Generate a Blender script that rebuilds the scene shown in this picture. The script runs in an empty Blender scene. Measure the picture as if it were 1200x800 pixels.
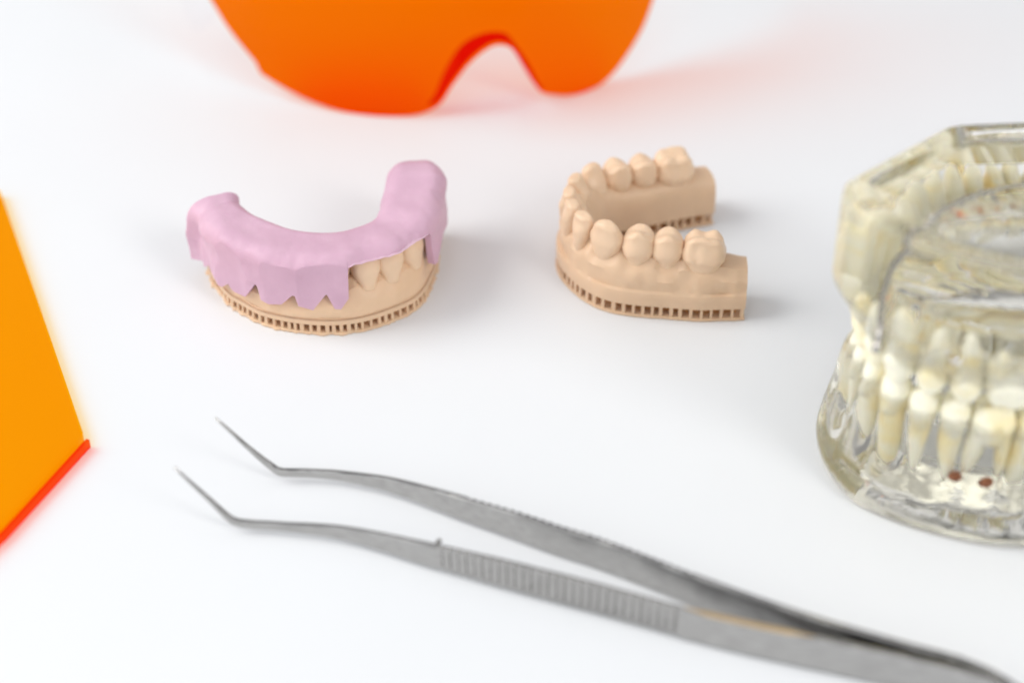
import bpy, bmesh, math, random
from mathutils import Vector, noise
random.seed(7)
S = bpy.context.scene
COL = S.collection
MM = 0.001
rad = math.radians

# ------------------------------------------------------------------ helpers
def catmull(pts, n, closed=False):
    P = [Vector(p) for p in pts]
    segs = []
    m = len(P)
    cnt = m if closed else m - 1
    dense = []
    for i in range(cnt):
        if closed:
            a, b, c, d = P[(i-1) % m], P[i], P[(i+1) % m], P[(i+2) % m]
        else:
            b, c = P[i], P[i+1]
            a = P[i-1] if i else b*2 - c
            d = P[i+2] if i+2 < m else c*2 - b
        for k in range(24):
            t = k/24
            dense.append(0.5*((2*b) + (c-a)*t + (2*a-5*b+4*c-d)*t*t + (3*b-a-3*c+d)*t**3))
    if not closed:
        dense.append(P[-1].copy())
    else:
        dense.append(dense[0].copy())
    L = [0.0]
    for i in range(1, len(dense)):
        L.append(L[-1] + (dense[i]-dense[i-1]).length)
    out = []
    j = 0
    tot = L[-1]
    steps = n if closed else n-1
    for i in range(n):
        s = tot*i/steps
        while j < len(L)-2 and L[j+1] < s:
            j += 1
        f = (s-L[j])/max(1e-9, L[j+1]-L[j])
        out.append(dense[j].lerp(dense[j+1], min(1, max(0, f))))
    return out, tot

def interp(tab, x):
    if x <= tab[0][0]: return tab[0][1]
    for (a, va), (b, vb) in zip(tab, tab[1:]):
        if x <= b:
            return va + (vb-va)*(x-a)/(b-a) if b > a else vb
    return tab[-1][1]

def sinterp(tab, x):
    if x <= tab[0][0]: return tab[0][1]
    for (a, va), (b, vb) in zip(tab, tab[1:]):
        if x <= b:
            t = (x-a)/(b-a) if b > a else 1
            t = t*t*(3-2*t)
            return va + (vb-va)*t
    return tab[-1][1]

def link_mesh(name, bm, mat, parent=None, origin=(0, 0, 0), smooth=True, sharp=40, sub=0):
    """bm is in millimetres, in world position; origin = the parent's base point"""
    bmesh.ops.recalc_face_normals(bm, faces=bm.faces[:])
    o3 = Vector(origin)
    for v in bm.verts:
        v.co = (v.co - o3)*MM
    for f in bm.faces:
        f.smooth = smooth
    if smooth and sharp:
        lim = rad(sharp)
        for e in bm.edges:
            if len(e.link_faces) == 2 and e.calc_face_angle(0) > lim:
                e.smooth = False
    me = bpy.data.meshes.new(name)
    bm.to_mesh(me); bm.free()
    o = bpy.data.objects.new(name, me)
    COL.objects.link(o)
    me.materials.append(mat)
    if parent is not None:
        o.parent = parent
    else:
        o.location = o3*MM
    if sub:
        m = o.modifiers.new('smooth', 'SUBSURF'); m.levels = sub; m.render_levels = sub
    return o

def thing(name, label, cat, loc, group=None):
    o = bpy.data.objects.new(name, None)
    COL.objects.link(o)
    o.location = Vector(loc)*MM
    o.empty_display_size = 0.01
    o['label'] = label; o['category'] = cat
    if group: o['group'] = group
    return o

def loft(bm, rings, closed_ring=True, cap=True, closed_path=False):
    R = [[bm.verts.new(p) for p in r] for r in rings]
    n = len(R[0])
    pairs = list(zip(R, R[1:])) + ([(R[-1], R[0])] if closed_path else [])
    for a, b in pairs:
        for i in range(n if closed_ring else n-1):
            j = (i+1) % n
            try: bm.faces.new((a[i], a[j], b[j], b[i]))
            except ValueError: pass
    if cap and not closed_path:
        bm.faces.new(R[0]); bm.faces.new(list(reversed(R[-1])))
    return R

def box(bm, c, ax, ay, hx, hy, z0, z1, taper=1.0):
    c = Vector((c[0], c[1], 0)); ax = Vector((ax[0], ax[1], 0)); ay = Vector((ay[0], ay[1], 0))
    v = []
    for z, k in ((z0, 1.0), (z1, taper)):
        for sx, sy in ((-1, -1), (1, -1), (1, 1), (-1, 1)):
            p = c + ax*hx*sx*k + ay*hy*sy*k
            v.append(bm.verts.new((p.x, p.y, z)))
    for q in ((3, 2, 1, 0), (4, 5, 6, 7), (0, 1, 5, 4), (1, 2, 6, 5), (2, 3, 7, 6), (3, 0, 4, 7)):
        bm.faces.new([v[i] for i in q])

# ------------------------------------------------------------------ materials
def new_mat(name):
    m = bpy.data.materials.new(name); m.use_nodes = True
    nt = m.node_tree; nt.nodes.clear()
    out = nt.nodes.new('ShaderNodeOutputMaterial')
    return m, nt, out

def nd(nt, t, **kw):
    n = nt.nodes.new(t)
    for k, v in kw.items():
        if k in n.inputs.keys(): n.inputs[k].default_value = v
        else: setattr(n, k, v)
    return n

def principled(name, col, rough, var=0.04, nscale=300, bump=0.0, bscale=2000, metallic=0.0,
               sss=0.0, sssr=(1, .5, .3), spec=0.5, coat=0.0, rvar=0.05, bdist=0.0001):
    m, nt, out = new_mat(name)
    p = nd(nt, 'ShaderNodeBsdfPrincipled')
    p.inputs['Metallic'].default_value = metallic
    p.inputs['Specular IOR Level'].default_value = spec
    p.inputs['Coat Weight'].default_value = coat
    if sss:
        p.inputs['Subsurface Weight'].default_value = sss
        p.inputs['Subsurface Radius'].default_value = sssr
        p.inputs['Subsurface Scale'].default_value = 0.0012
    tc = nd(nt, 'ShaderNodeTexCoord')
    nz = nd(nt, 'ShaderNodeTexNoise', Scale=nscale, Detail=4.0)
    nt.links.new(tc.outputs['Object'], nz.inputs['Vector'])
    rmp = nd(nt, 'ShaderNodeValToRGB')
    rmp.color_ramp.elements[0].position = 0.3; rmp.color_ramp.elements[1].position = 0.7
    rmp.color_ramp.elements[0].color = (*[c*(1-var) for c in col], 1)
    rmp.color_ramp.elements[1].color = (*[min(1, c*(1+var)) for c in col], 1)
    nt.links.new(nz.outputs['Fac'], rmp.inputs['Fac'])
    nt.links.new(rmp.outputs['Color'], p.inputs['Base Color'])
    mr = nd(nt, 'ShaderNodeMapRange')
    mr.inputs['To Min'].default_value = max(0, rough-rvar); mr.inputs['To Max'].default_value = rough+rvar
    nt.links.new(nz.outputs['Fac'], mr.inputs['Value'])
    nt.links.new(mr.outputs['Result'], p.inputs['Roughness'])
    if bump:
        n2 = nd(nt, 'ShaderNodeTexNoise', Scale=bscale, Detail=3.0)
        nt.links.new(tc.outputs['Object'], n2.inputs['Vector'])
        b = nd(nt, 'ShaderNodeBump', Strength=bump, Distance=bdist)
        nt.links.new(n2.outputs['Fac'], b.inputs['Height'])
        nt.links.new(b.outputs['Normal'], p.inputs['Normal'])
    nt.links.new(p.outputs[0], out.inputs['Surface'])
    return m

M_table = principled('white_laminate', (.768, .782, .800), .42, var=.008, nscale=14, bump=.05, bscale=900, rvar=.03, spec=.35)
M_resin = principled('beige_resin', (.70, .49, .325), .42, var=.03, nscale=240, bump=.10, bscale=1100, sss=.15, sssr=(1, .55, .3), spec=.35)
M_resin_pink = principled('peach_resin', (.73, .505, .33), .42, var=.03, nscale=240, bump=.10, bscale=1100, sss=.15, sssr=(1, .55, .3), spec=.35)
M_tooth = principled('pale_beige_resin', (.77, .555, .38), .38, var=.03, nscale=240, bump=.10, bscale=1100, sss=.15, sssr=(1, .55, .3), spec=.4)
M_core_shade = principled('resin_lattice_shade', (.55, .29, .12), .6, var=.05, nscale=400)
M_cream = principled('ivory_enamel', (.93, .87, .62), .35, var=.03, nscale=110, sss=.2, sssr=(1, .8, .5))
for n_ in M_cream.node_tree.nodes:
    if n_.type == 'VALTORGB':
        n_.color_ramp.elements[0].position = .32; n_.color_ramp.elements[1].position = .50
        n_.color_ramp.elements[0].color = (.98, .84, .48, 1); n_.color_ramp.elements[1].color = (.98, .94, .76, 1)
M_brown = principled('brown_lesion', (.28, .08, .02), .5, var=.2, nscale=800)
M_palate_line = principled('dark_metal', (.48, .46, .43), .14, metallic=1.0)
M_glint = principled('golden_glint', (.80, .60, .36), .3, metallic=1.0)
M_pin = principled('steel_pin', (.62, .6, .58), .16, metallic=1.0)

def silicone():
    m, nt, out = new_mat('lilac_silicone')
    p = nd(nt, 'ShaderNodeBsdfPrincipled')
    p.inputs['Subsurface Weight'].default_value = .2
    p.inputs['Subsurface Radius'].default_value = (1, .6, .9)
    p.inputs['Subsurface Scale'].default_value = .0015
    p.inputs['Roughness'].default_value = .5
    p.inputs['Specular IOR Level'].default_value = .35
    tc = nd(nt, 'ShaderNodeTexCoord')
    nz = nd(nt, 'ShaderNodeTexNoise', Scale=130.0, Detail=5.0)
    nt.links.new(tc.outputs['Object'], nz.inputs['Vector'])
    r = nd(nt, 'ShaderNodeValToRGB')
    r.color_ramp.elements[0].position = .3; r.color_ramp.elements[1].position = .72
    r.color_ramp.elements[0].color = (.585, .365, .47, 1); r.color_ramp.elements[1].color = (.665, .43, .54, 1)
    nt.links.new(nz.outputs['Fac'], r.inputs['Fac'])
    nt.links.new(r.outputs['Color'], p.inputs['Base Color'])
    # fine knife drag lines, stretched along the arch
    mp = nd(nt, 'ShaderNodeMapping'); mp.inputs['Scale'].default_value = (180, 180, 1900)
    nt.links.new(tc.outputs['Object'], mp.inputs['Vector'])
    n2 = nd(nt, 'ShaderNodeTexNoise', Scale=1.0, Detail=3.0)
    nt.links.new(mp.outputs[0], n2.inputs['Vector'])
    n3 = nd(nt, 'ShaderNodeTexNoise', Scale=420.0, Detail=4.0)
    nt.links.new(tc.outputs['Object'], n3.inputs['Vector'])
    b = nd(nt, 'ShaderNodeBump', Strength=.16, Distance=.0002)
    nt.links.new(n2.outputs['Fac'], b.inputs['Height'])
    b2 = nd(nt, 'ShaderNodeBump', Strength=.35, Distance=.0003)
    nt.links.new(n3.outputs['Fac'], b2.inputs['Height'])
    nt.links.new(b.outputs['Normal'], b2.inputs['Normal'])
    nt.links.new(b2.outputs['Normal'], p.inputs['Normal'])
    nt.links.new(p.outputs[0], out.inputs['Surface'])
    return m
M_sil = silicone()

def tinted(name, col, fres=1.45, rough=.06):
    """thin coloured clear plastic: tinted transparency under a fresnel gloss"""
    m, nt, out = new_mat(name)
    t = nd(nt, 'ShaderNodeBsdfTransparent'); t.inputs['Color'].default_value = (*col, 1)
    g = nd(nt, 'ShaderNodeBsdfGlossy'); g.inputs['Roughness'].default_value = rough
    g.inputs['Color'].default_value = (1, 1, 1, 1)
    f = nd(nt, 'ShaderNodeFresnel', IOR=fres)
    tc = nd(nt, 'ShaderNodeTexCoord')
    nz = nd(nt, 'ShaderNodeTexNoise', Scale=60.0, Detail=2.0)
    nt.links.new(tc.outputs['Object'], nz.inputs['Vector'])
    b = nd(nt, 'ShaderNodeBump', Strength=.05, Distance=.0003)
    nt.links.new(nz.outputs['Fac'], b.inputs['Height'])
    nt.links.new(b.outputs['Normal'], g.inputs['Normal'])
    mx = nd(nt, 'ShaderNodeMixShader')
    ge = nd(nt, 'ShaderNodeNewGeometry')
    inv = nd(nt, 'ShaderNodeMath', operation='SUBTRACT'); inv.inputs[0].default_value = 1.0
    nt.links.new(ge.outputs['Backfacing'], inv.inputs[1])
    mul = nd(nt, 'ShaderNodeMath', operation='MULTIPLY')
    nt.links.new(f.outputs[0], mul.inputs[0]); nt.links.new(inv.outputs[0], mul.inputs[1])
    nt.links.new(mul.outputs[0], mx.inputs[0])
    nt.links.new(t.outputs[0], mx.inputs[1]); nt.links.new(g.outputs[0], mx.inputs[2])
    nt.links.new(mx.outputs[0], out.inputs['Surface'])
    return m
M_lens = tinted('orange_polycarbonate', (1.0, .44, .004), fres=1.09)
M_bridge = tinted('orange_polycarbonate_edge', (.93, .14, .01), fres=1.1)
M_shield = tinted('clear_polycarbonate', (.985, .985, .99), fres=1.4)
M_plate = tinted('orange_acrylic', (1.0, .755, .02), fres=1.12)
M_plate_edge_glow = tinted('orange_acrylic_edge_glow', (1.0, .34, .02), fres=1.12)

def clear(name, col, dens, ior=1.46, bump=.17):
    m, nt, out = new_mat(name)
    g = nd(nt, 'ShaderNodeBsdfPrincipled')
    g.inputs['Base Color'].default_value = (1, 1, 1, 1)
    g.inputs['Transmission Weight'].default_value = 1.0
    g.inputs['IOR'].default_value = ior
    g.inputs['Roughness'].default_value = 0.0
    tc = nd(nt, 'ShaderNodeTexCoord')
    nz = nd(nt, 'ShaderNodeTexNoise', Scale=110.0, Detail=3.0)
    nt.links.new(tc.outputs['Object'], nz.inputs['Vector'])
    b = nd(nt, 'ShaderNodeBump', Strength=bump, Distance=.001)
    nt.links.new(nz.outputs['Fac'], b.inputs['Height'])
    nt.links.new(b.outputs['Normal'], g.inputs['Normal'])
    v = nd(nt, 'ShaderNodeVolumeAbsorption'); v.inputs['Color'].default_value = (*col, 1)
    v.inputs['Density'].default_value = dens
    tr = nd(nt, 'ShaderNodeBsdfTranslucent'); tr.inputs['Color'].default_value = (.97, .94, .86, 1)
    df = nd(nt, 'ShaderNodeBsdfDiffuse'); df.inputs['Color'].default_value = (.97, .94, .86, 1)
    m1 = nd(nt, 'ShaderNodeMixShader'); m1.inputs[0].default_value = .35
    nt.links.new(tr.outputs[0], m1.inputs[1]); nt.links.new(df.outputs[0], m1.inputs[2])
    m2 = nd(nt, 'ShaderNodeMixShader'); m2.inputs[0].default_value = .012
    nt.links.new(g.outputs[0], m2.inputs[1]); nt.links.new(m1.outputs[0], m2.inputs[2])
    nt.links.new(m2.outputs[0], out.inputs['Surface']); nt.links.new(v.outputs[0], out.inputs['Volume'])
    return m
M_clear = clear('clear_acrylic', (1.0, .97, .82), 9.0, ior=1.30)

M_clear_upper = clear('clear_acrylic_rippled', (1.0, .97, .84), 9.0, ior=1.30, bump=.3)

def steel():
    m, nt, out = new_mat('brushed_steel')
    p = nd(nt, 'ShaderNodeBsdfPrincipled')
    p.inputs['Metallic'].default_value = 1.0
    p.inputs['Roughness'].default_value = .17
    tc = nd(nt, 'ShaderNodeTexCoord')
    mp = nd(nt, 'ShaderNodeMapping'); mp.inputs['Scale'].default_value = (60, 900, 2200)
    mp.inputs['Rotation'].default_value = (0, 0, rad(16))
    nt.links.new(tc.outputs['Object'], mp.inputs['Vector'])
    nz = nd(nt, 'ShaderNodeTexNoise', Scale=1.0, Detail=4.0)
    nt.links.new(mp.outputs[0], nz.inputs['Vector'])
    r = nd(nt, 'ShaderNodeValToRGB')
    r.color_ramp.elements[0].color = (.29, .28, .27, 1); r.color_ramp.elements[1].color = (.60, .59, .575, 1)
    nt.links.new(nz.outputs['Fac'], r.inputs['Fac'])
    nt.links.new(r.outputs['Color'], p.inputs['Base Color'])
    b = nd(nt, 'ShaderNodeBump', Strength=.12, Distance=.0001)
    nt.links.new(nz.outputs['Fac'], b.inputs['Height'])
    n4 = nd(nt, 'ShaderNodeTexNoise', Scale=45.0, Detail=2.0)
    nt.links.new(tc.outputs['Object'], n4.inputs['Vector'])
    b2 = nd(nt, 'ShaderNodeBump', Strength=.8, Distance=.0025)
    nt.links.new(n4.outputs['Fac'], b2.inputs['Height']); nt.links.new(b.outputs['Normal'], b2.inputs['Normal'])
    nt.links.new(b2.outputs['Normal'], p.inputs['Normal'])
    nt.links.new(p.outputs[0], out.inputs['Surface'])
    return m
M_steel = steel()

# ------------------------------------------------------------------ table
bm = bmesh.new()
rr = []
W, H = 1400, 900
for z, k in ((-30, 0), (-2, 0), (0, -2)):
    rr.append([(-W-k, -H-k+0, z), (W+k, -H-k, z), (W+k, H+k, z), (-W-k, H+k, z)])
rings = []
for z, k in ((-30, 0), (-2, 0), (-.6, -.6), (0, -2)):
    w, h = W+k, H+k
    rings.append([(-w, -h, z), (w, -h, z), (w, h, z), (-w, h, z)])
loft(bm, rings)
tb = link_mesh('tabletop', bm, M_table, smooth=False)
tb['kind'] = 'structure'
tb['label'] = 'smooth white tabletop under everything'

# ------------------------------------------------------------------ teeth
def crown_bm(kind, w, d, h, seed, neck=3.0):
    """one crown; x = along the arch, y = outwards, z = up from the gum line (mm)"""
    rnd = random.Random(seed)
    bm = bmesh.new()
    nth = 36
    A = {'molar': [(0, .84), (.3, 1.0), (.6, 1.02), (1, .90)],
         'premolar': [(0, .74), (.22, .95), (.6, 1.06), (1, .94)],
         'canine': [(0, .72), (.25, .93), (.65, 1.06), (1, .78)],
         'incisor': [(0, .66), (.5, .92), (.8, 1.0), (1, .90)],
         'veneer': [(0, .66), (.14, .86), (.4, 1.0), (1, 1.02)]}[kind]
    B = {'molar': [(0, .88), (.4, 1.0), (1, .70)],
         'premolar': [(0, .86), (.4, 1.0), (1, .76)],
         'canine': [(0, 1.0), (.4, .92), (1, .44)],
         'incisor': [(0, 1.05), (.4, .92), (1, .46)], 'veneer': [(0, .9), (.5, 1.0), (1, .8)]}[kind]
    YC = {'veneer': 0, 'molar': 0, 'premolar': 0, 'canine': .12, 'incisor': .14}[kind]
    pw = {'veneer': 2.6, 'molar': 2.9, 'premolar': 2.5, 'canine': 2.3, 'incisor': 2.3}[kind]
    drop = {'veneer': .4, 'molar': 1.7, 'premolar': 1.2, 'canine': 1.2, 'incx': 0, 'incisor': .9}[kind]
    cus = []
    if kind == 'molar':
        for cx in (-.30, .02, .32):
            cus.append((cx*w, .27*d, 2.1 + rnd.uniform(-.2, .2), .185*w))
        for cx in (-.24, .24):
            cus.append((cx*w, -.27*d, 2.3 + rnd.uniform(-.2, .2), .20*w))
    elif kind == 'premolar':
        cus = [(0, .29*d, 1.7, .32*w), (-.14*w, -.33*d, 1.6, .24*w), (.18*w, -.30*d, 1.3, .20*w)]
    elif kind == 'canine':
        cus = [(0, 0, 1.6, .42*w)]
    def Hf(x, y):
        z = h - 1.7
        if kind in ('incisor', 'veneer'): return h - .2
        for cx, cy, ch, cs in cus:
            z += ch*math.exp(-(((x-cx)/cs)**2 + ((y-cy)/cs)**2)*.9)
        return z
    rings = []
    def ring(a, b, yc, zf, flute=0):
        r = []
        for i in range(nth):
            th = 2*math.pi*i/nth
            c, s = math.cos(th), math.sin(th)
            q = (abs(c)**pw + abs(s)**pw)**(-1/pw)
            fl = 1.0
            if kind == 'molar' and flute:
                fl -= flute*math.exp(-((c-.28)/.14)**2)*(1 if s > 0 else .0) + flute*.8*math.exp(-((c+.02)/.16)**2)*(1 if s < 0 else 0)
            x, y = a*c*q, b*s*q*fl + yc
            r.append((x, y, zf(x, y)))
        return r
    for z in (-neck, -neck*.5, 0):
        k = .92 + .08*(z+neck)/neck
        rings.append(ring(w/2*interp(A, 0)*k, d/2*interp(B, 0)*k, 0, lambda x, y: z))
    n = 9
    for i in range(1, n+1):
        t = i/n
        a = w/2*sinterp(A, t); b = d/2*sinterp(B, t); yc = YC*d*t
        rings.append(ring(a, b, yc, lambda x, y: t*(Hf(x*.9, y*.9) - drop*.8), .15*math.sin(t*2.4)))
    aT, bT = w/2*A[-1][1], d/2*B[-1][1]
    for r_ in (.93, .82, .68, .5, .3, .12):
        rings.append(ring(aT*r_, bT*r_, YC*d, lambda x, y: Hf(x, y) - drop*.8*r_**5))
    loft(bm, rings)
    for v in bm.verts:
        p = v.co*.5 + Vector((seed*3.1, 0, 0))
        v.co += Vector((noise.noise(p), noise.noise(p+Vector((9, 0, 0))), noise.noise(p+Vector((0, 9, 0)))))*.2
    return bm

def place(bm, P, T, N, z, lean=0.0, flip=False, roll=0.0):
    """local x -> T, y -> N (outwards), z -> up (down if flip)"""
    cl, sl = math.cos(lean), math.sin(lean)
    cr, sr = math.cos(roll), math.sin(roll)
    for v in bm.verts:
        x, y, zz = v.co
        x, zz = x*cr + zz*sr, -x*sr + zz*cr
        y, zz = y*cl + zz*sl, -y*sl + zz*cl
        if flip: zz = -zz
        v.co = Vector((P.x + T.x*x + N.x*y, P.y + T.y*x + N.y*y, z + zz))

class Arch:
    """U-shaped ridge line with outward normals"""
    def __init__(self, pts, n, center):
        self.p, self.L = catmull([(a, b, 0) for a, b in pts], n)
        self.n = n
        self.T, self.N = [], []
        c = Vector((center[0], center[1], 0))
        for i in range(n):
            t = (self.p[min(n-1, i+1)] - self.p[max(0, i-1)]).normalized()
            self.T.append(t)
        m = n//2
        nn = Vector((self.T[m].y, -self.T[m].x, 0))
        sg = 1 if nn.dot(self.p[m]-c) > 0 else -1
        for t in self.T:
            self.N.append(Vector((t.y, -t.x, 0))*sg)
    def at(self, s):
        f = max(0, min(1, s/self.L))*(self.n-1); i = min(self.n-2, int(f)); f -= i
        return (self.p[i].lerp(self.p[i+1], f), self.T[i].lerp(self.T[i+1], f).normalized(), self.N[i].lerp(self.N[i+1], f).normalized())
    def nearest(self, x, y):
        q = Vector((x, y, 0))
        i = min(range(self.n), key=lambda k: (self.p[k]-q).length)
        return self.L*i/(self.n-1)

def build_model(name, label, group, arch, teeth, origin, mat, prm, seed):
    """teeth: list of (s, kind, width, depth, height, n_offset)"""
    root = thing(name, label, 'dental model', origin, group)
    L = arch.L
    rnd = random.Random(seed)
    bounds = []
    st = sorted(t[0] for t in teeth)
    for a, b in zip(st, st[1:]):
        bounds.append((a+b)/2)
    t0, t1 = st[0], st[-1]
    wo, wi = prm['wo'], prm['wi']
    ztop = prm['ztop']
    NS = 260
    rings = []
    for i in range(NS):
        s = L*i/(NS-1)
        P, T, N = arch.at(s)
        o, w_ = sinterp(wo, s/L), sinterp(wi, s/L)
        zt = sinterp(ztop, s/L)
        pap = sum(math.exp(-((s-b)/1.3)**2) for b in bounds)
        inr = 1.0 if t0-3 < s < t1+3 else 0.0
        mid = sum(math.exp(-((s-t[0])/1.9)**2) for t in teeth)
        zo = zt - .9 + .9*pap*inr
        bulge = .32*mid*inr + .35*noise.noise(Vector((s*.12, seed, 0)))
        no = min(4.6, o-1.6)
        lr = prm.get('ling', 0)*math.exp(-(((s/L)-.5)/.16)**4); st_ = prm.get('step', .8)
        prof = [(o-.35, prm['zb']), (o, prm['zb']+.3), (o, prm['zb']+2), (o, prm['zl']-.3), (o-.15, prm['zl']), (o-st_, prm['zl']+.4),
                (o-st_-.1+bulge*.6, prm['zl']+1.6), (o-1.0+bulge, zt-3.6), (no+.8+bulge*.6, zt-2.2), (no+.25, zo-.5), (no-.5, zo),
                (no-1.4, zt+.5+.6*pap), (1.3, zt+.8+.9*pap+lr*.5), (-.2, zt+.8+.8*pap+lr*1.0), (-2.0, zt+.7+.5*pap+lr*.9), (-w_+1.6, zt+.2+lr*.6), (-w_+.6, zt-1.0+lr*.4),
                (-w_, zt-3.5), (-w_-.1, prm['zb']+4), (-w_, prm['zb']+.3), (-w_+.4, prm['zb'])]
        r = []
        for k, (n_, z) in enumerate(prof):
            q = P + N*n_
            j = noise.noise(Vector((q.x*.35, q.y*.35, z*.35)))*.25 if 4 < k < 19 else 0
            if 4 < k < 8: j += .5*noise.noise(Vector((q.x*.16, q.y*.16, z*.3+seed)))
            q = q + N*j
            r.append((q.x, q.y, z + j*.6))
        rings.append(r)
    bm = bmesh.new()
    loft(bm, rings)
    link_mesh('gum_base', bm, mat, root, origin, sharp=34)
    # teeth
    for k, (s, kind, w, d, h, off) in enumerate(teeth):
        P, T, N = arch.at(s)
        zt = sinterp(ztop, s/L)
        b = crown_bm(kind, w, d, h, seed*17+k)
        place(b, P + N*off, T, N, zt - .2, lean=prm.get('lean', 0.06) if kind in ('incisor', 'canine') else -.04, roll=rnd.uniform(-.04, .04))
        link_mesh('tooth', b, M_tooth, root, origin, sharp=0, sub=1)
    # raft
    rings = []
    for i in range(200):
        s = L*i/199
        P, T, N = arch.at(s)
        rag = prm['rag']*(noise.noise(Vector((s*.55, seed*5, 0)))+.5*noise.noise(Vector((s*1.9, seed*5, 3))))
        o, w_ = sinterp(wo, s/L)+.1+rag, sinterp(wi, s/L)+.1-rag*.5
        hz = .75 + .25*prm['rag']*noise.noise(Vector((s*.9, seed, 9)))
        r = [(o-.2, .02), (o, .25), (o-.05, hz-.15), (o-.3, hz), (0, hz), (-w_+.3, hz), (-w_, hz-.2), (-w_, .2), (-w_+.2, .02)]
        rings.append([((P+N*a).x, (P+N*a).y, z) for a, z in r])
    bm = bmesh.new(); loft(bm, rings)
    link_mesh('raft', bm, mat, root, origin, sharp=50)
    # lattice core, set back behind the pins; dark colour stands for the shade there
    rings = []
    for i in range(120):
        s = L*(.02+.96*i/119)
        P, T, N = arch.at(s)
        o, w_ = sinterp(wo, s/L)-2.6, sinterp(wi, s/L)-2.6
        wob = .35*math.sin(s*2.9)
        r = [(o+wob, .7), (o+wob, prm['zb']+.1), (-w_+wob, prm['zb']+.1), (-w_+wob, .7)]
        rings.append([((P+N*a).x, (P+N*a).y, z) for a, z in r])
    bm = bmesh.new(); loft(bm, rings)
    link_mesh('lattice_shade_core', bm, M_core_shade, root, origin, smooth=False)
    # support pins round the edge
    def pins(side, pitch, tab):
        s = .7
        while s < L-.5:
            P, T, N = arch.at(s)
            o = (sinterp(tab, s/L)-.75)*side
            q = P + N*o
            bm = bmesh.new()
            a = rnd.uniform(.28, .50)
            box(bm, q, T, N, a, .45, .7, prm['zb']+.15, taper=rnd.uniform(.85, 1.15))
            link_mesh('support_pin', bm, mat, root, origin, smooth=False)
            P2, _, _ = arch.at(s+.5)
            # step by the real distance travelled on the offset line
            qa = P + N*o; Pb, Tb, Nb = arch.at(s+1.0); qb = Pb + Nb*o
            ds = max(.25, (qb-qa).length)
            s += pitch*rnd.uniform(.80, 1.18)/ds
    pins(1, prm['pitch'], wo)
    pins(-1, prm['pitch']*1.15, wi)
    return root

# ------------------------------------------------------------------ open beige model (teeth showing)
A1 = Arch([(57.0, 14.2), (51.5, 14.5), (46.0, 15.0), (37.8, 16.0), (31.0, 16.8), (24.5, 18.8), (19.6, 22.8), (16.8, 28.0),
           (16.3, 33.6), (17.8, 39.0), (20.8, 43.4), (26.0, 47.0), (31.5, 49.3), (39.0, 52.0), (45, 54), (51.8, 56.0)], 400, (45, 34))
t1 = []
for x, y, kind, w, d, h in [(46.2, 15, 'molar', 10.8, 10.2, 7.2), (37.6, 16, 'premolar', 7.8, 8.4, 7.5), (30.7, 17, 'premolar', 7.9, 8.4, 7.9),
                            (23.8, 19.2, 'canine', 8.3, 7.4, 9.2), (19.0, 23.6, 'incisor', 6.0, 7.4, 8.4), (16.7, 28.4, 'incisor', 5.4, 7.2, 8.4),
                            (16.3, 33.5, 'incisor', 5.4, 7.2, 8.4), (17.8, 38.8, 'incisor', 5.8, 7.2, 8.4), (21.4, 44, 'canine', 7.4, 7.2, 8.8),
                            (27.2, 47.5, 'premolar', 7.4, 8.2, 8.0), (33.6, 50, 'premolar', 7.6, 8.4, 7.7), (41.6, 52.9, 'molar', 10.6, 10.0, 7.6)]:
    t1.append((A1.nearest(x, y), kind, w, d, h, 0.2 if kind == 'molar' else .6))
prm1 = dict(wo=[(0, 5.8), (.04, 6.3), (.12, 7.2), (.3, 7.0), (.45, 4.9), (.6, 5.2), (.75, 7), (1, 6.5)],
            wi=[(0, 5.2), (.2, 6.2), (.4, 4.8), (.6, 4.8), (.8, 5.4), (1, 5.0)],
            ztop=[(0, 12.4), (.06, 13.2), (.14, 13.9), (.5, 14.2), (.86, 13.6), (1, 12.8)],
            zb=3.3, zl=7.3, pitch=2.3, rag=.08, ling=3.4)
build_model('dental_model', 'beige resin jaw model with bare teeth and open arch pointing right, beside the clear jaw', None,
            A1, t1, (36, 32, 0), M_resin, prm1, 3)

# ------------------------------------------------------------------ model under the silicone
A2 = Arch([(-74.0, 31.0), (-71.0, 25.0), (-66.0, 18.8), (-58.0, 13.4), (-50.0, 10.6), (-42.0, 10.2), (-35.0, 12.6), (-29.0, 16.8),
           (-25.4, 23.0), (-24.0, 30.0), (-23.6, 38.0), (-23.6, 47.0)], 400, (-50, 34))
t2 = []
sw = A2.nearest(-34.6, 13.0)
dv = 0
order = [(-36.4, 12.2, 'premolar', 5.9), (-31.6, 15.1, 'premolar', 6.0), (-27.6, 19.3, 'canine', 5.9)]
for x, y, kind, w in order:
    t2.append((A2.nearest(x, y), 'veneer', w+1.5, 7.4, 8.0, 2.3))
for x, y, kind, w, h in [(-41.6, 10.3, 'veneer', 5.8, 10.0), (-47.6, 10.6, 'incisor', 6.0, 8.0), (-53.5, 11.9, 'incisor', 6.4, 8.0), (-59.5, 14.4, 'canine', 6.4, 8.0), (-65.2, 18.6, 'premolar', 6.8, 7.4),
                         (-69.6, 24.1, 'molar', 8.6, 7), (-25.0, 25.6, 'premolar', 6.6, 7.6), (-24.2, 33.6, 'molar', 9.4, 6.8)]:
    t2.append((A2.nearest(x, y), kind, w, 7.0, h, .4))
prm2 = dict(wo=[(0, 4.0), (.1, 4.6), (.2, 6.4), (.3, 7.6), (.5, 7.8), (.62, 7.2), (.75, 5.2), (1, 4.6)],
            wi=[(0, 5), (.2, 5.6), (.5, 5.2), (.8, 5.2), (1, 5.0)],
            ztop=[(0, 11.5), (.2, 12.2), (.5, 12.0), (.7, 12.2), (.8, 12.2), (1, 11.5)],
            zb=2.8, zl=4.6, pitch=1.9, rag=.85, step=.15)
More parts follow.
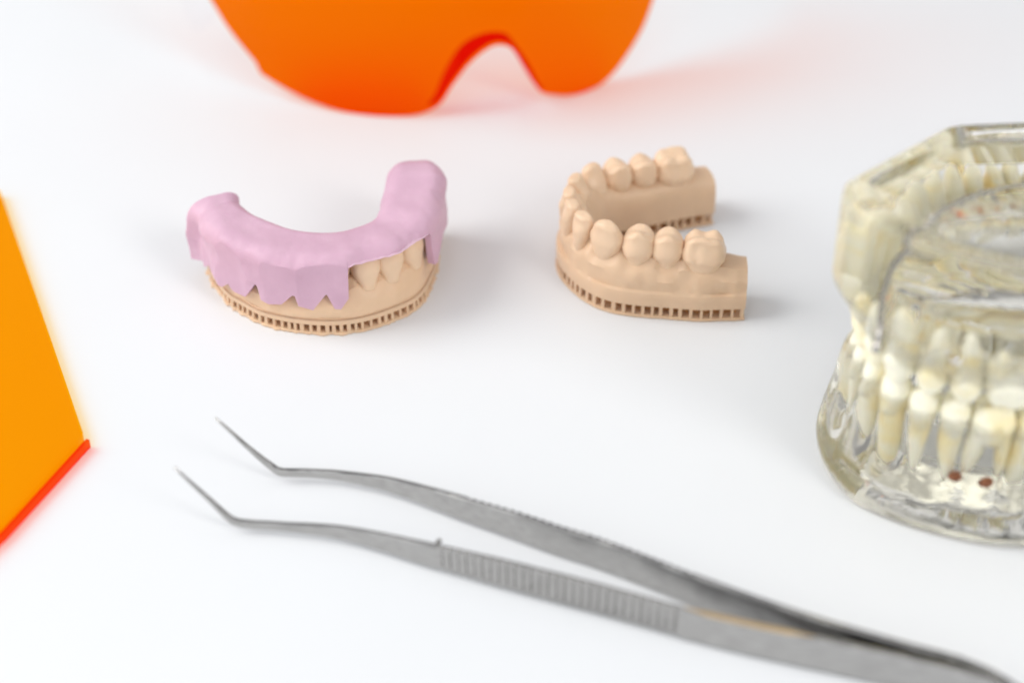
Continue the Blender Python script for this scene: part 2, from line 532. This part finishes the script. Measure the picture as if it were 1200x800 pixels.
build_model('dental_model', 'peach resin jaw model half hidden under the lilac silicone, three teeth uncovered', None,
            A2, t2, (-48, 22, 0), M_resin_pink, prm2, 5)

# ------------------------------------------------------------------ silicone key over it
def build_silicone():
    L = A2.L
    X0, X1 = -2.0, L+1.5
    NC = 620
    # fractions by nearest world x of the outer wall
    def s_at(x, y): return A2.nearest(x, y)
    sF0, sF1 = s_at(-57.5, 13.2), s_at(-39.6, 10.6)     # flat cut facet
    sW0, sW1 = s_at(-38.6, 11.0), s_at(-25.9, 22.6)     # window over the bare teeth
    f = sF1 - sF0
    low = [(X0, 9.0), (sF1, 19.8), (sW0+2.0, 19.8), (sW0+5, 20.0), (sW0+8, 20.1), ((sW0+sW1)/2+3, 20.3), (sW1-2.6, 20.0), (sW1-1.8, 18.6), (sW1-1.3, 12.6), (sW1-.9, 9.6),
           (sW1+.8, 9.0), (sW1+3, 12.4), (sW1+8, 12.0), (sW1+14, 11.0), (X1, 12.0)]
    # lower edge of the cut front wall, by world x
    lowx = [(-83, 6.4), (-79.5, 6.4), (-77.9, 6.8), (-76.2, 7.4), (-74.6, 9.7), (-73.6, 8.2), (-72.6, 6.5), (-71.0, 6.7), (-69.2, 8.8), (-68.3, 7.6), (-67.4, 7.3), (-64.4, 7.6), (-61.4, 12.6), (-60.9, 12.1), (-60.3, 8.5),
            (-58.3, 7.7), (-55.1, 8.3), (-52.3, 11.4), (-51.6, 11.4), (-50.9, 8.6), (-47.5, 7.3), (-44.3, 11.7), (-43.9, 11.7), (-42.3, 7.5),
            (-40.8, 7.4), (-38.7, 10.6), (-38.55, 19.8)]
    lowi = [(X0, 11), (8, 10), (L*.5, 10.5), (L*.8, 11), (X1, 11)]
    hgt = [(X0, 21.6), (5, 22.6), (13, 22.4), (L*.35, 21.8), (L*.5, 21.8), (L*.62, 22.0), (L*.78, 23.4), (L*.9, 25.0), (X1, 25.0)]
    wo = [(X0, 5.6), (3.0, 6.6), (4.6, 6.4), (8, 6.8), (L*.2, 7.9), (L*.4, 8.6), (L*.55, 8.0), (L*.7, 7.4), (L*.88, 7.0), (X1, 6.2)]
    wi = [(X0, 5.6), (5, 5.8), (L*.25, 6.8), (L*.5, 7.0), (L*.58, 7.2), (L*.66, 7.6), (L*.72, 8.2), (L*.80, 8.8), (L*.9, 8.0), (X1, 6.6)]
    cols = sorted(set([X0 + (X1-X0)*i/(NC-1) for i in range(NC)] + [a for a, _ in low]))
    out = []
    pl1 = (Vector((-60.6, 5.2, 0)), Vector((-50.9, 2.5, 0)))
    pl2 = (Vector((-50.9, 2.5, 0)), Vector((-38.0, 3.0, 0)))
    pl3 = (Vector((-78.6, 19.6, 0)), Vector((-60.9, 4.9, 0)))
    def cut(q, a, b, s):
        d = (b-a).normalized(); nrm = Vector((d.y, -d.x, 0))     # outward = -y side
        k = (Vector((q.x, q.y, 0))-a).dot(nrm)
        return q - nrm*k if k > 0 else q
    for s in cols:
        # rounded ends
        e = 1.0; ez = 1.0
        dl, dr = (s-X0)/4.5, (X1-s)/9.0
        k = min(1, dl); e = min(e, .2+.8*math.sqrt(max(0, 1-(1-k)**2))); ez = min(ez, .66+.34*math.sqrt(max(0, 1-(1-k)**2)))
        k = min(1, dr); e = min(e, .12+.88*math.sqrt(max(0, 1-(1-k)**2))); ez = min(ez, .70+.30*math.sqrt(max(0, 1-(1-k)**2)))
        sc = max(0, min(L, s)); P, T, N = A2.at(sc)
        P = P + T*(s-sc)
        lip = 1.5*math.exp(-((s-1.2)/1.5)**2) - .6*math.exp(-((s-5.2)/1.3)**2)
        W, I = (sinterp(wo, s)+lip)*e, (sinterp(wi, s)+lip*.6)*e
        Ht = (sinterp(hgt, s)+lip*.7)*ez
        zl, zi = interp(low, s), interp(lowi, s)
        qo = cut(cut(P + N*W, *pl1, s), *pl2, s)
        zl += .45*noise.noise(Vector((s*.9, 3, 0)))*(.5 if s > sF1 else 1)
        if s < sF1 + 3 and qo.x < -38.5: zl = interp(lowx, qo.x)
        zi = min(zi, Ht-2); zl = min(zl, Ht-1.0)
        wall = 1.7
        ring = []
        # outer skin: from the outer lower edge over the top to the inner lower edge
        def skin(off, W, I, Ht, zl, zi, n1, n2, n3):
            pts = []
            rs = min(4.6 + 2.6*max(0, 1-max(0, s-2)/12), W*.85); zs = Ht - rs*.92           # outer shoulder
            ri = min(4.0, I*.62); zsi = Ht - ri
            zs0 = max(zs, zl+.05)
            for i in range(n1):
                t = i/n1; z = zl + (zs0-zl)*t
                pts.append((W - .35*(1-t)*0 , z))
            a0 = math.asin(min(1, max(0, (zs0-zs)/(rs*.92))))
            for i in range(n2):
                a = a0 + (math.pi/2-a0)*i/n2
                pts.append((W-rs+rs*math.cos(a), zs+rs*.92*math.sin(a)))
            for i in range(n3):
                t = i/n3
                pts.append(((W-rs)+(-(I-ri)-(W-rs))*t, Ht + .5*math.sin(math.pi*t)*0))
            for i in range(n2):
                a = math.pi/2*(1-i/n2)
                pts.append((-(I-ri)-ri*math.cos(a), zsi+ri*math.sin(a)))
            for i in range(n1//2+1):
                t = i/(n1//2); pts.append((-I, zsi+(zi-zsi)*t))
            return pts
        o_sk = skin(0, W, I, Ht, zl, zi, 26, 14, 8)
        wth = min(wall, W*.4, I*.4)
        i_sk = skin(1, W-wth, I-wth, Ht-wth, zl, zi, 10, 5, 4)
        for k, (n_, z) in enumerate(o_sk):
            q = P + N*n_
            ns = noise.noise(Vector((q.x*.13, q.y*.13, z*.16)))*.75 + noise.noise(Vector((q.x*.4, q.y*.4, z*.4)))*.16
            q = q + N*ns; zz = z + (ns*.6 if k > 26 else 0)
            if 4 < s < sF1+3.0:
                # knife-cut facets
                if s < sF1 - 4: q = cut(q, *pl3, s)
                q3 = cut(q, *pl1, s); q3 = cut(q3, *pl2, s)
                if q3 is not q and zz > 17.6: pass
                q = q3
            ring.append((q.x, q.y, zz))
        for n_, z in reversed(i_sk):
            q = P + N*n_
            if sF0 - 2.5 < s < sF1+3.0:
                q = cut(q, pl1[0]+Vector((0, wth, 0)), pl1[1]+Vector((0, wth, 0)), s)
                q = cut(q, pl2[0]+Vector((0, wth, 0)), pl2[1]+Vector((0, wth, 0)), s)
            ring.append((q.x, q.y, z))
        out.append(ring)
    bm = bmesh.new()
    loft(bm, out)
    o = link_mesh('silicone_key', bm, M_sil, None, (-48, 22, 0), sharp=38)
    o['label'] = 'lilac silicone impression strip draped over the peach jaw model, cut in a zigzag in front'
    o['category'] = 'silicone impression'
build_silicone()

# ------------------------------------------------------------------ tweezers
def build_tweezers():
    org = (0, -85, 0)
    root = thing('dental_tweezers', 'silver steel dental tweezers lying open in the foreground with two bent pointed tips', 'tweezers', org)
    near = [(-69.3, -63.0, 15.2), (-66.4, -63.9, 12.0), (-63.0, -64.7, 8.2), (-59.2, -65.7, 3.9), (-57.2, -66.0, 2.6), (-54, -66.2, 2.2), (-48.0, -66.9, 2.3), (-36.4, -69.1, 2.9), (-26.2, -72.9, 3.5), (-19.6, -75.8, 3.9),
            (-8.4, -80.3, 4.3), (2.5, -84.5, 4.5), (16.8, -89.9, 4.6), (33.0, -96.2, 4.6), (45.8, -100.6, 4.6), (56.8, -103.9, 4.6), (68.4, -107.3, 4.6),
            (79.7, -110.9, 4.6), (89.3, -114.4, 4.6), (95, -117.5, 4.6)]
    far = [(-63.2, -47.1, 15.2), (-60.2, -47.9, 12.2), (-56.7, -48.7, 8.4), (-52.4, -49.8, 4.4), (-50.1, -50.4, 2.9), (-47.5, -50.3, 2.5), (-42.7, -50.5, 2.5), (-36.4, -51.7, 2.8), (-25.1, -55.6, 3.5), (-8.7, -64.0, 4.2),
           (0.0, -68.4, 4.5), (9.9, -73.5, 4.6), (17.3, -76.9, 4.6), (27, -82.2, 4.6), (37.8, -88.4, 4.6), (49.7, -94.8, 4.6), (60, -99.8, 4.6), (72.8, -105.2, 4.6),
           (83.9, -109.6, 4.6), (93, -114.5, 4.6), (96.5, -117.3, 4.6)]
    # half height of the strip, and its thickness, by distance from the tip
    hw = [(0, .22), (8, .5), (15, .85), (19, 1.0), (28, 1.1), (38, 1.6), (48, 2.3), (60, 3.1), (76, 3.7), (90, 3.9), (115, 4.0), (140, 4.2), (165, 4.3), (171, 3.8), (175, 2.8), (179, 1.6)]
    th = [(0, .45), (12, .8), (18, 1.1), (50, 1.1), (80, 1.4), (110, 1.25), (130, 1.3), (175, 1.5), (179, 1.1)]
    for which, pts in (('near', near), ('far', far)):
        N_ = 2000
        P, L = catmull(pts, N_)
        rings = []
        for i in range(N_):
            s = L*i/(N_-1)
            t = (P[min(N_-1, i+1)]-P[max(0, i-1)]).normalized()
            side = Vector((t.y, -t.x, 0))
            if side.y > 0: side = -side           # towards the camera side
            side.normalize()
            up = t.cross(side)
            if up.z < 0: up = -up
            h, w = interp(hw, s), interp(th, s)/2
            face = w
            if which == 'near' and 62 < s < 113:
                ph = ((s-62) % 1.75)/1.75
                face = w - .62*max(0, 1-abs(ph-.5)/.42)
            if which == 'far' and 62 < s < 113:
                pass
            b = min(h*.35, .3)
            if which == 'near':
                sec = [(face, -h+b), (face, h-b), (face*.6, h-b*.2), (0, h), (-w*.7, h-b*.2), (-w, h-b), (-w, -h+b), (-w*.6, -h), (face*.5, -h)]
            else:
                bk = w
                if 62 < s < 113: bk = w - .62*max(0, 1-abs(((s-62) % 1.75)/1.75-.5)/.42)
                sec = [(w, -h+b), (w, h-b), (w*.6, h-b*.2), (0, h), (-bk*.7, h-b*.2), (-bk, h-b), (-bk, -h+b), (-bk*.6, -h), (w*.5, -h)]
            rings.append([tuple(P[i] + side*a + up*c) for a, c in sec])
        bm = bmesh.new(); loft(bm, rings)
        link_mesh('arm', bm, M_steel, root, org, sharp=30)
    # warm glint on the near arm's top edge, built as a gold-coloured strip
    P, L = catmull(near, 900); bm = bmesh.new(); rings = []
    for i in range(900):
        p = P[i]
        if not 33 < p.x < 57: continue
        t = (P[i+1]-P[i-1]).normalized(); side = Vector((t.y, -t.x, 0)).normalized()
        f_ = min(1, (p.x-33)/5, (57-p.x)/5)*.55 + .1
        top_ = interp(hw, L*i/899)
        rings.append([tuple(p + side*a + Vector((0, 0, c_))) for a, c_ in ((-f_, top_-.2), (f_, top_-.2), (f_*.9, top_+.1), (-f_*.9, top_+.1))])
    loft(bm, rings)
    link_mesh('glint_line', bm, M_glint, root, org, sharp=40)
    # guide pin standing out of the inner face of the near arm
    bm = bmesh.new()
    c = Vector((-15.6, -77.0, 5.6)); d = Vector((.38, .92, .12)).normalized()
    u = d.cross(Vector((0, 0, 1))).normalized(); v = d.cross(u)
    rings = []
    for q, r in ((0, .55), (2.2, .55), (2.5, .42), (2.6, .2)):
        rings.append([tuple(c + d*q + (u*math.cos(a)+v*math.sin(a))*r) for a in [k*math.pi/8 for k in range(16)]])
    loft(bm, rings)
    link_mesh('guide_pin', bm, M_steel, root, org)
build_tweezers()

# ------------------------------------------------------------------ orange safety glasses
def build_glasses():
    R = 90.0; t = rad(12)
    n = Vector((-math.sin(t), math.cos(t), 0))         # towards the wearer's face (away from the camera)
    rt = Vector((n.y, -n.x, 0))
    M = Vector((-9.2, 110.0, 0)); C = M + n*R
    def pt(s, z, r=R):
        a = s/R
        return C - n*math.cos(a)*r + rt*math.sin(a)*r + Vector((0, 0, z))
    bot = [(-92.5, 43), (-91.5, 36), (-88.5, 29), (-84.1, 25.5), (-78.3, 19.1), (-69.5, 11.6), (-68.6, 10.6), (-67.0, 7.5), (-65.8, 7.1), (-60.4, 5.3), (-49.2, 2.1), (-38.6, .4), (-28.3, .1), (-18.2, 1.0),
           (-12, 4.0), (-8.1, 9.9), (-3.0, 16.6), (2.0, 20.6), (5.7, 21.6), (9.5, 19.8), (13.4, 13.2), (17.4, 5.8), (20.2, 3.2), (27.3, .9), (34.9, .2),
           (42.9, 2.0), (51.5, 8.2), (57.7, 14.4), (61.8, 21.3), (66, 28), (72, 34), (82, 38.5), (94, 41), (103, 44)]
    top = [(-92.5, 47), (-88, 53), (-70, 57), (-30, 57), (5.7, 54), (40, 57), (80, 57), (98, 53), (103, 48)]
    org = tuple(M)
    root = thing('safety_glasses', 'orange tinted wraparound safety glasses standing behind the two jaw models', 'safety glasses', org)
    # lens: smooth the lower outline with a spline
    B, _ = catmull([(a, b, 0) for a, b in bot], 420)
    bm = bmesh.new()
    rings = []
    NZ = 12
    for q in B:
        zt_ = sinterp(top, q.x)
        rings.append([q.y + (zt_-q.y)*k/NZ for k in range(NZ+1)])
    TH = 2.0
    full = []
    for q, zs in zip(B, rings):
        loop = [pt(q.x, z) for z in zs] + [pt(q.x, z, R-TH) for z in reversed(zs)]
        full.append([tuple(p) for p in loop])
    loft(bm, full)
    link_mesh('lens', bm, M_lens, root, org, sharp=40)
    # nose bridge: flange running back from the notch
    bm = bmesh.new(); rings = []
    sel = [q for q in B if -13.5 < q.x < 19.5]
    for k, q in enumerate(sel):
        u = k/(len(sel)-1)
        dep = .5 + 7.5*math.sin(math.pi*min(1, max(0, u)))**.5*(1 - .72*math.exp(-((u-.56)/.16)**2))
        c = Vector((5.7, 8, 0)); dv = Vector((q.x-c.x, q.y-c.y, 0)); dv.normalize()
        def g(r, o): return tuple(pt(q.x + dv.x*o, q.y + dv.y*o, r))
        rings.append([g(R-TH-.1, .1), g(R-TH-.1, 1.7), g(R-TH-dep, 1.9), g(R-TH-dep, .3)])
    loft(bm, rings)
    link_mesh('nose_bridge', bm, M_bridge, root, org, sharp=40)
    # clear side shields and temples
    for sg, s0, z0, z1 in ((-1, -86, 24, 46), (1, 97, 30, 46)):
        a = pt(s0, 0, R-TH-.3); tang = (pt(s0+sg, 0)-pt(s0, 0)).normalized()
        d0 = tang
        path = []
        p = a.copy(); d = d0.copy()
        for k in range(46):
            path.append((p.copy(), d.copy()))
            d = d.lerp((n*1.0 + rt*sg*.02).normalized(), .12).normalized()
            p = p + d*2.8
        bm = bmesh.new(); rings = []
        for k in range(0, 15):
            p, d = path[k]; w = Vector((d.y, -d.x, 0))
            zb = z0 - 15*math.sin(math.pi*min(1, (k+1)/14)) * (1 if sg < 0 else .6)
            zt_ = z1 - k*.4
            rings.append([tuple(p + w*.7 + Vector((0, 0, zb))), tuple(p + w*.7 + Vector((0, 0, zt_))), tuple(p - w*.7 + Vector((0, 0, zt_))), tuple(p - w*.7 + Vector((0, 0, zb)))])
        loft(bm, rings)
        link_mesh('side_shield', bm, M_shield, root, org, sharp=40)
        bm = bmesh.new(); rings = []
        for k in range(14, 46):
            p, d = path[k]; w = Vector((d.y, -d.x, 0)); hh = 4.5 if k < 34 else 4.5 + (k-34)*.25
            zc = 38 - max(0, k-34)**2*.16
            rings.append([tuple(p + w*b_ + Vector((0, 0, zc+c_))) for b_, c_ in ((1.2, -hh), (1.2, hh), (-1.2, hh), (-1.2, -hh))])
        loft(bm, rings)
        link_mesh('temple', bm, M_shield, root, org, sharp=40)
build_glasses()

# ------------------------------------------------------------------ orange plate at the left
def build_plate():
    poly = [(-94.4, -37.8), (-106.2, -68.0), (-150, -150.0), (-205, -150), (-205, 40), (-170, 62), (-138.2, 65.5)]
    # round the corners a little
    pts = []
    m = len(poly)
    for i in range(m):
        a, b, c = Vector(poly[i-1]+(0,)), Vector(poly[i]+(0,)), Vector(poly[(i+1) % m]+(0,))
        r = 1.2
        p0, p1 = b + (a-b).normalized()*r, b + (c-b).normalized()*r
        for k in range(5):
            t = k/4
            pts.append((1-t)**2*p0 + 2*t*(1-t)*b + t*t*p1)
    cen = sum(pts, Vector((0, 0, 0)))/len(pts)
    bm = bmesh.new(); rings = []
    org = (-150, -40, 0)
    for z, k in ((.15, .5), (2.5, .5)):
        rings.append([tuple(p + (cen-p).normalized()*k + Vector((0, 0, z))) for p in pts])
    loft(bm, rings)
    o = link_mesh('acrylic_shield', bm, M_plate, None, org, sharp=30)
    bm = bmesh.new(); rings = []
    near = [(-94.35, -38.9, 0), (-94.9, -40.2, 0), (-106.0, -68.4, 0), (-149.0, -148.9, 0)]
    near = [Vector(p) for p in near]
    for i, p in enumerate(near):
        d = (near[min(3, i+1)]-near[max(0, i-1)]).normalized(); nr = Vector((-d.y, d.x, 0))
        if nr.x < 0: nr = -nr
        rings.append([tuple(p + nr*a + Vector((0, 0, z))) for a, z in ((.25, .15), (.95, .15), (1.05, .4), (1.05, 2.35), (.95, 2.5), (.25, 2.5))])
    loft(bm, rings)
    e = link_mesh('edge_glow', bm, M_plate_edge_glow, o, org, sharp=30)  # glow of the near edge painted in as a redder strip
    e['label'] = 'near edge of the plate, its red glow put in as colour'
    o['label'] = 'bright orange acrylic shield plate lying flat at the left edge, with its edge glow coloured in red'
    o['category'] = 'light shield'
build_plate()

# ------------------------------------------------------------------ clear jaw model on the right
def rooted_bm(kind, w, d, hc, hr, seed):
    """ivory tooth with crown up (+z) and root down, gum line at z=0"""
    rnd = random.Random(seed)
    bm = crown_bm(kind, w, d, hc, seed, neck=1.5)
    nr = 1
    roots = [(0, 0)]
    if kind == 'molar': roots = [(-.24, 0), (.24, 0)]
    for rx, ry in roots:
        rings = []
        sc = 1.0 if len(roots) == 1 else .58
        bend = rnd.uniform(-.8, .8)
        for k in range(10):
            t = k/9
            rr_ = (1-.35*t)*(1-t**4)**.5*.96 + .04
            a = w/2*.80*sc*rr_; b = d/2*.85*rr_
            cx = rx*w*(1+.25*math.sin(t*3)) + bend*t*t
            z = .5 - hr*t
            rings.append([(cx + a*math.cos(q*math.pi/9), b*math.sin(q*math.pi/9), z) for q in range(18)])
        loft(bm, rings)
    return bm

def build_clear_jaw():
    org = (104, -39, 0)
    root = thing('clear_jaw_model', 'transparent acrylic jaw model with ivory rooted teeth inside, cut off by the right edge', 'jaw model', org)
    AJ = Arch([(134, -15), (124, -14.5), (112, -14), (100, -16), (88, -21), (79.5, -30), (76.5, -40), (79, -50), (86, -57), (97, -60.5), (112, -62), (124, -63), (134, -63)], 400, (120, -39))
    L = AJ.L
    # lower base plate
    outl = [(83, -2), (76.5, -12), (71, -24.5), (67.6, -36), (68, -47.5), (71.8, -57), (79.5, -63.5), (89, -68.2), (98, -71), (107, -72), (118, -72), (129, -71), (138, -66), (141, -54), (141, -38), (141, -18), (139, -4), (130, 4), (108, 6), (88, 5)]
    O, _ = catmull([(a, b, 0) for a, b in outl], 200, closed=True)
    cen = Vector((106, -34, 0))
    bm = bmesh.new(); rings = []
    for z, k in ((.1, 2.0), (.5, .8), (1.6, .1), (3.2, 0), (5.0, .6), (6.4, 2.0), (7.2, 4.2), (7.5, 6.5)):
        rings.append([tuple(p + (cen-p).normalized()*k + Vector((0, 0, z))) for p in O])
    loft(bm, rings)
    lb = link_mesh('lower_cast', bm, M_clear, root, org, sharp=0)
    def gum(name, prof, ripple, s0=0, s1=1):
        rings = []
        for i in range(220):
            s = L*(s0+(s1-s0)*i/219)
            P, T, N = AJ.at(s)
            rp = math.cos(2*math.pi*s/7.2)
            r = []
            for n_, z, k in prof:
                q = P + N*(n_ + rp*k*ripple)
                j = noise.noise(Vector((q.x*.2, q.y*.2, z*.2)))*.5
                q = q + N*j
                r.append((q.x, q.y, z + rp*k*.4))
            rings.append(r)
        bm = bmesh.new(); loft(bm, rings)
        return link_mesh(name, bm, M_clear, root, org, sharp=55)
    lg = gum('lower_gum', [(7.4, 5.0, 0), (7.8, 9, .3), (7.2, 12, 1), (6.6, 16, 1), (6.2, 21, .8), (5.8, 25.2, .4), (4.6, 27.4, 0), (-1, 27.6, 0), (-4, 24, 0), (-6, 21.5, .3), (-7, 16, .3), (-7.8, 11, 0), (-8, 5.0, 0)], .55)
    ug = gum('upper_gum', [(5.0, 37.0, .3), (6.4, 40, .8), (6.8, 47, 1), (7.4, 52, .6), (7.6, 54.6, 0), (-7.5, 54.6, 0), (-7.6, 50, 0), (-7.0, 45, .3), (-5.5, 39, .4), (-3, 36.6, 0), (0, 36.0, 0), (2.8, 36.1, 0)], .55)
    # upper base block
    hexp = [(64.6, -41), (66.3, -51), (76, -63.5), (92, -70), (118, -72), (140, -72), (143, -40), (140, -15), (118, -15), (90.5, -17.5)]
    pts = []
    m = len(hexp)
    for i in range(m):
        a, b, c = Vector(hexp[i-1]+(0,)), Vector(hexp[i]+(0,)), Vector(hexp[(i+1) % m]+(0,))
        r = 2.5
        p0, p1 = b + (a-b).normalized()*r, b + (c-b).normalized()*r
        for k in range(6):
            t_ = k/5; pts.append((1-t_)**2*p0 + 2*t_*(1-t_)*b + t_*t_*p1)
    bm = bmesh.new(); rings = []
    for z, k in ((47.0, 1.6), (47.6, .5), (50, 0), (67.5, 0), (69.4, .5), (70, 1.6), (70.05, 5.0), (69.0, 6.0), (67.6, 7.5)):
        rings.append([tuple(p + (cen-p).normalized()*k + Vector((0, 0, z))) for p in pts])
    loft(bm, rings)
    ub = link_mesh('upper_cast', bm, M_clear_upper, root, org, sharp=50)
    for a_, b_, op in ((lb, lg, 'UNION'), (ub, ug, 'UNION')):
        md = a_.modifiers.new('union', 'BOOLEAN'); md.operation = op; md.object = b_; md.solver = 'EXACT'
        bpy.context.view_layer.update()
        dg = bpy.context.evaluated_depsgraph_get()
        me = bpy.data.meshes.new_from_object(a_.evaluated_get(dg))
        a_.modifiers.clear(); a_.data = me
        bpy.data.objects.remove(b_)
    # teeth
    seq = [('molar', 8.6), ('molar', 8.8), ('molar', 8.8), ('premolar', 6.0), ('premolar', 6.0), ('canine', 6.4), ('incisor', 5.2), ('incisor', 5.0)]
    seq = seq + seq[::-1]
    for jaw in ('lower', 'upper'):
        kf = 1.0 if jaw == 'lower' else 1.04
        tot = sum(w for _, w in seq)*kf
        s = L/2 - tot/2
        for k, (kind, w) in enumerate(seq):
            w *= kf
            P, T, N = AJ.at(s + w/2)
            s += w
            hc = {'molar': 7.2, 'premolar': 8, 'canine': 9.2, 'incisor': 8.6}[kind]
            hr = {'molar': 12.5, 'premolar': 14, 'canine': 16, 'incisor': 12.5}[kind] + .8*math.sin(k*2.3)
            b = rooted_bm(kind, w*1.02, 9.4 if kind == 'molar' else 7.6, hc, hr + (.8 if jaw == 'lower' else 3 if P.y > -36 else -4.5), 100+k + (50 if jaw == 'upper' else 0))
            if jaw == 'lower': place(b, P + N*.6, T, N, 24.2, lean=.05)
            else: place(b, P + N*1.6, T, N, 39.8, lean=.08, flip=True)
            link_mesh('tooth', b, M_cream, root, org, sharp=0)
    # beaded metal line set in the palate
    W_, wl = catmull([(71.8, -59.5, 42), (73.6, -55.5, 48), (78.3, -45.5, 50), (86.4, -34, 50.5), (97, -26, 50.5), (109, -21, 50), (124, -19, 50)], 420)
    bm = bmesh.new(); rings = []
    for i, p in enumerate(W_):
        d = (W_[min(419, i+1)]-W_[max(0, i-1)]).normalized()
        u = d.cross(Vector((0, 0, 1))).normalized(); v = u.cross(d)
        r_ = .55 + .32*abs(math.sin(i*wl/419*math.pi/2.3))
        rings.append([tuple(p + (u*math.cos(a)+v*math.sin(a))*r_) for a in [k*math.pi/6 for k in range(12)]])
    loft(bm, rings)
    link_mesh('palate_line', bm, M_palate_line, root, org, sharp=0)
    # brown spots at two root tips
    for c in ((91.6, -59.5, 13.0), (97.4, -60.6, 12.4)):
        bm = bmesh.new(); bmesh.ops.create_uvsphere(bm, u_segments=14, v_segments=10, radius=1.5)
        for v in bm.verts: v.co = Vector((v.co.x*1.2, v.co.y, v.co.z*.8)) + Vector(c) + Vector((0, -3.0, 0))
        link_mesh('root_lesion', bm, M_brown, root, org, sharp=0)
    # hinge at the back
    for y in (-22, -56):
        bm = bmesh.new(); rings = []
        for z in (7.7, 30, 54.7):
            rings.append([(138 + 1.6*math.cos(a), y + 1.6*math.sin(a), z) for a in [k*math.pi/8 for k in range(16)]])
        loft(bm, rings)
        link_mesh('hinge_pin', bm, M_pin, root, org)
build_clear_jaw()

# ------------------------------------------------------------------ light
w = bpy.data.worlds.new('World'); S.world = w; w.use_nodes = True
nt = w.node_tree; bg = nt.nodes['Background']
tc = nt.nodes.new('ShaderNodeTexCoord'); sp = nt.nodes.new('ShaderNodeSeparateXYZ')
nt.links.new(tc.outputs['Generated'], sp.inputs[0])
rx = nt.nodes.new('ShaderNodeValToRGB')
mr = nt.nodes.new('ShaderNodeMapRange'); mr.inputs['From Min'].default_value = -1; mr.inputs['From Max'].default_value = 1
nt.links.new(sp.outputs['X'], mr.inputs['Value']); nt.links.new(mr.outputs[0], rx.inputs[0])
rx.color_ramp.elements[0].color = (1.0, 1.03, 1.08, 1)
rx.color_ramp.elements[1].color = (.78, .78, .79, 1)
ry = nt.nodes.new('ShaderNodeValToRGB')
mr2 = nt.nodes.new('ShaderNodeMapRange'); mr2.inputs['From Min'].default_value = -1; mr2.inputs['From Max'].default_value = 1
nt.links.new(sp.outputs['Y'], mr2.inputs['Value']); nt.links.new(mr2.outputs[0], ry.inputs[0])
ry.color_ramp.elements[0].color = (1.2, 1.2, 1.2, 1)
ry.color_ramp.elements[1].position = .9
ry.color_ramp.elements[1].color = (.60, .59, .58, 1)
e_ = ry.color_ramp.elements.new(.6); e_.color = (.95, .95, .95, 1)
mm = nt.nodes.new('ShaderNodeMix'); mm.data_type = 'RGBA'; mm.blend_type = 'MULTIPLY'; mm.inputs[0].default_value = 1
nt.links.new(rx.outputs[0], mm.inputs[6]); nt.links.new(ry.outputs[0], mm.inputs[7])
wv = nt.nodes.new('ShaderNodeTexWave'); wv.inputs['Scale'].default_value = 1.1; wv.inputs['Distortion'].default_value = 2.5; wv.inputs['Detail'].default_value = 1.0
nt.links.new(tc.outputs['Generated'], wv.inputs['Vector'])
wr = nt.nodes.new('ShaderNodeValToRGB'); wr.color_ramp.elements[0].position = .25; wr.color_ramp.elements[1].position = .75
wr.color_ramp.elements[0].color = (.55, .55, .56, 1); wr.color_ramp.elements[1].color = (1.55, 1.55, 1.53, 1)
nt.links.new(wv.outputs['Fac'], wr.inputs[0])
m2_ = nt.nodes.new('ShaderNodeMix'); m2_.data_type = 'RGBA'; m2_.blend_type = 'MULTIPLY'; m2_.inputs[0].default_value = 1
nt.links.new(mm.outputs[2], m2_.inputs[6]); nt.links.new(wr.outputs[0], m2_.inputs[7])
nt.links.new(m2_.outputs[2], bg.inputs['Color'])
bg.inputs['Strength'].default_value = .77

def area(name, loc, target, sx, sy, power, col):
    l = bpy.data.lights.new(name, 'AREA'); l.shape = 'RECTANGLE'; l.size = sx; l.size_y = sy; l.energy = power; l.color = col
    o = bpy.data.objects.new(name, l); COL.objects.link(o)
    o.location = loc
    o.rotation_euler = (Vector(target)-Vector(loc)).to_track_quat('-Z', 'Y').to_euler()
    return o
area('window_light', (-1.0, .04, .85), (0, .0, 0), .8, .9, 12.2, (1, .985, .96))

area('fill_light', (.75, -.75, .8), (.05, 0, 0), .35, .5, 4.6, (1, .99, .97))  # added fill lamp, brightens the clear jaw and gives it glints

# ------------------------------------------------------------------ camera
E = rad(37); D = 410*MM
cd = bpy.data.cameras.new('camera'); cam = bpy.data.objects.new('camera', cd); COL.objects.link(cam)
cam.location = (0, -D*math.cos(E), D*math.sin(E))
cam.rotation_euler = (math.pi/2 - E, 0, 0)
cd.sensor_width = 36; cd.lens = 60
cd.clip_start = .01; cd.clip_end = 50
cd.dof.use_dof = True
cd.dof.focus_distance = .395
cd.dof.aperture_fstop = 5.8
S.camera = cam

S.view_settings.view_transform = 'Standard'; S.view_settings.look = 'None'
S.view_settings.exposure = 0; S.view_settings.gamma = 1
c = S.cycles
c.max_bounces = 32; c.transmission_bounces = 30; c.transparent_max_bounces = 24; c.glossy_bounces = 14; c.diffuse_bounces = 5
c.use_denoising = True
c.caustics_refractive = True; c.caustics_reflective = True
c.sample_clamp_indirect = 20.0
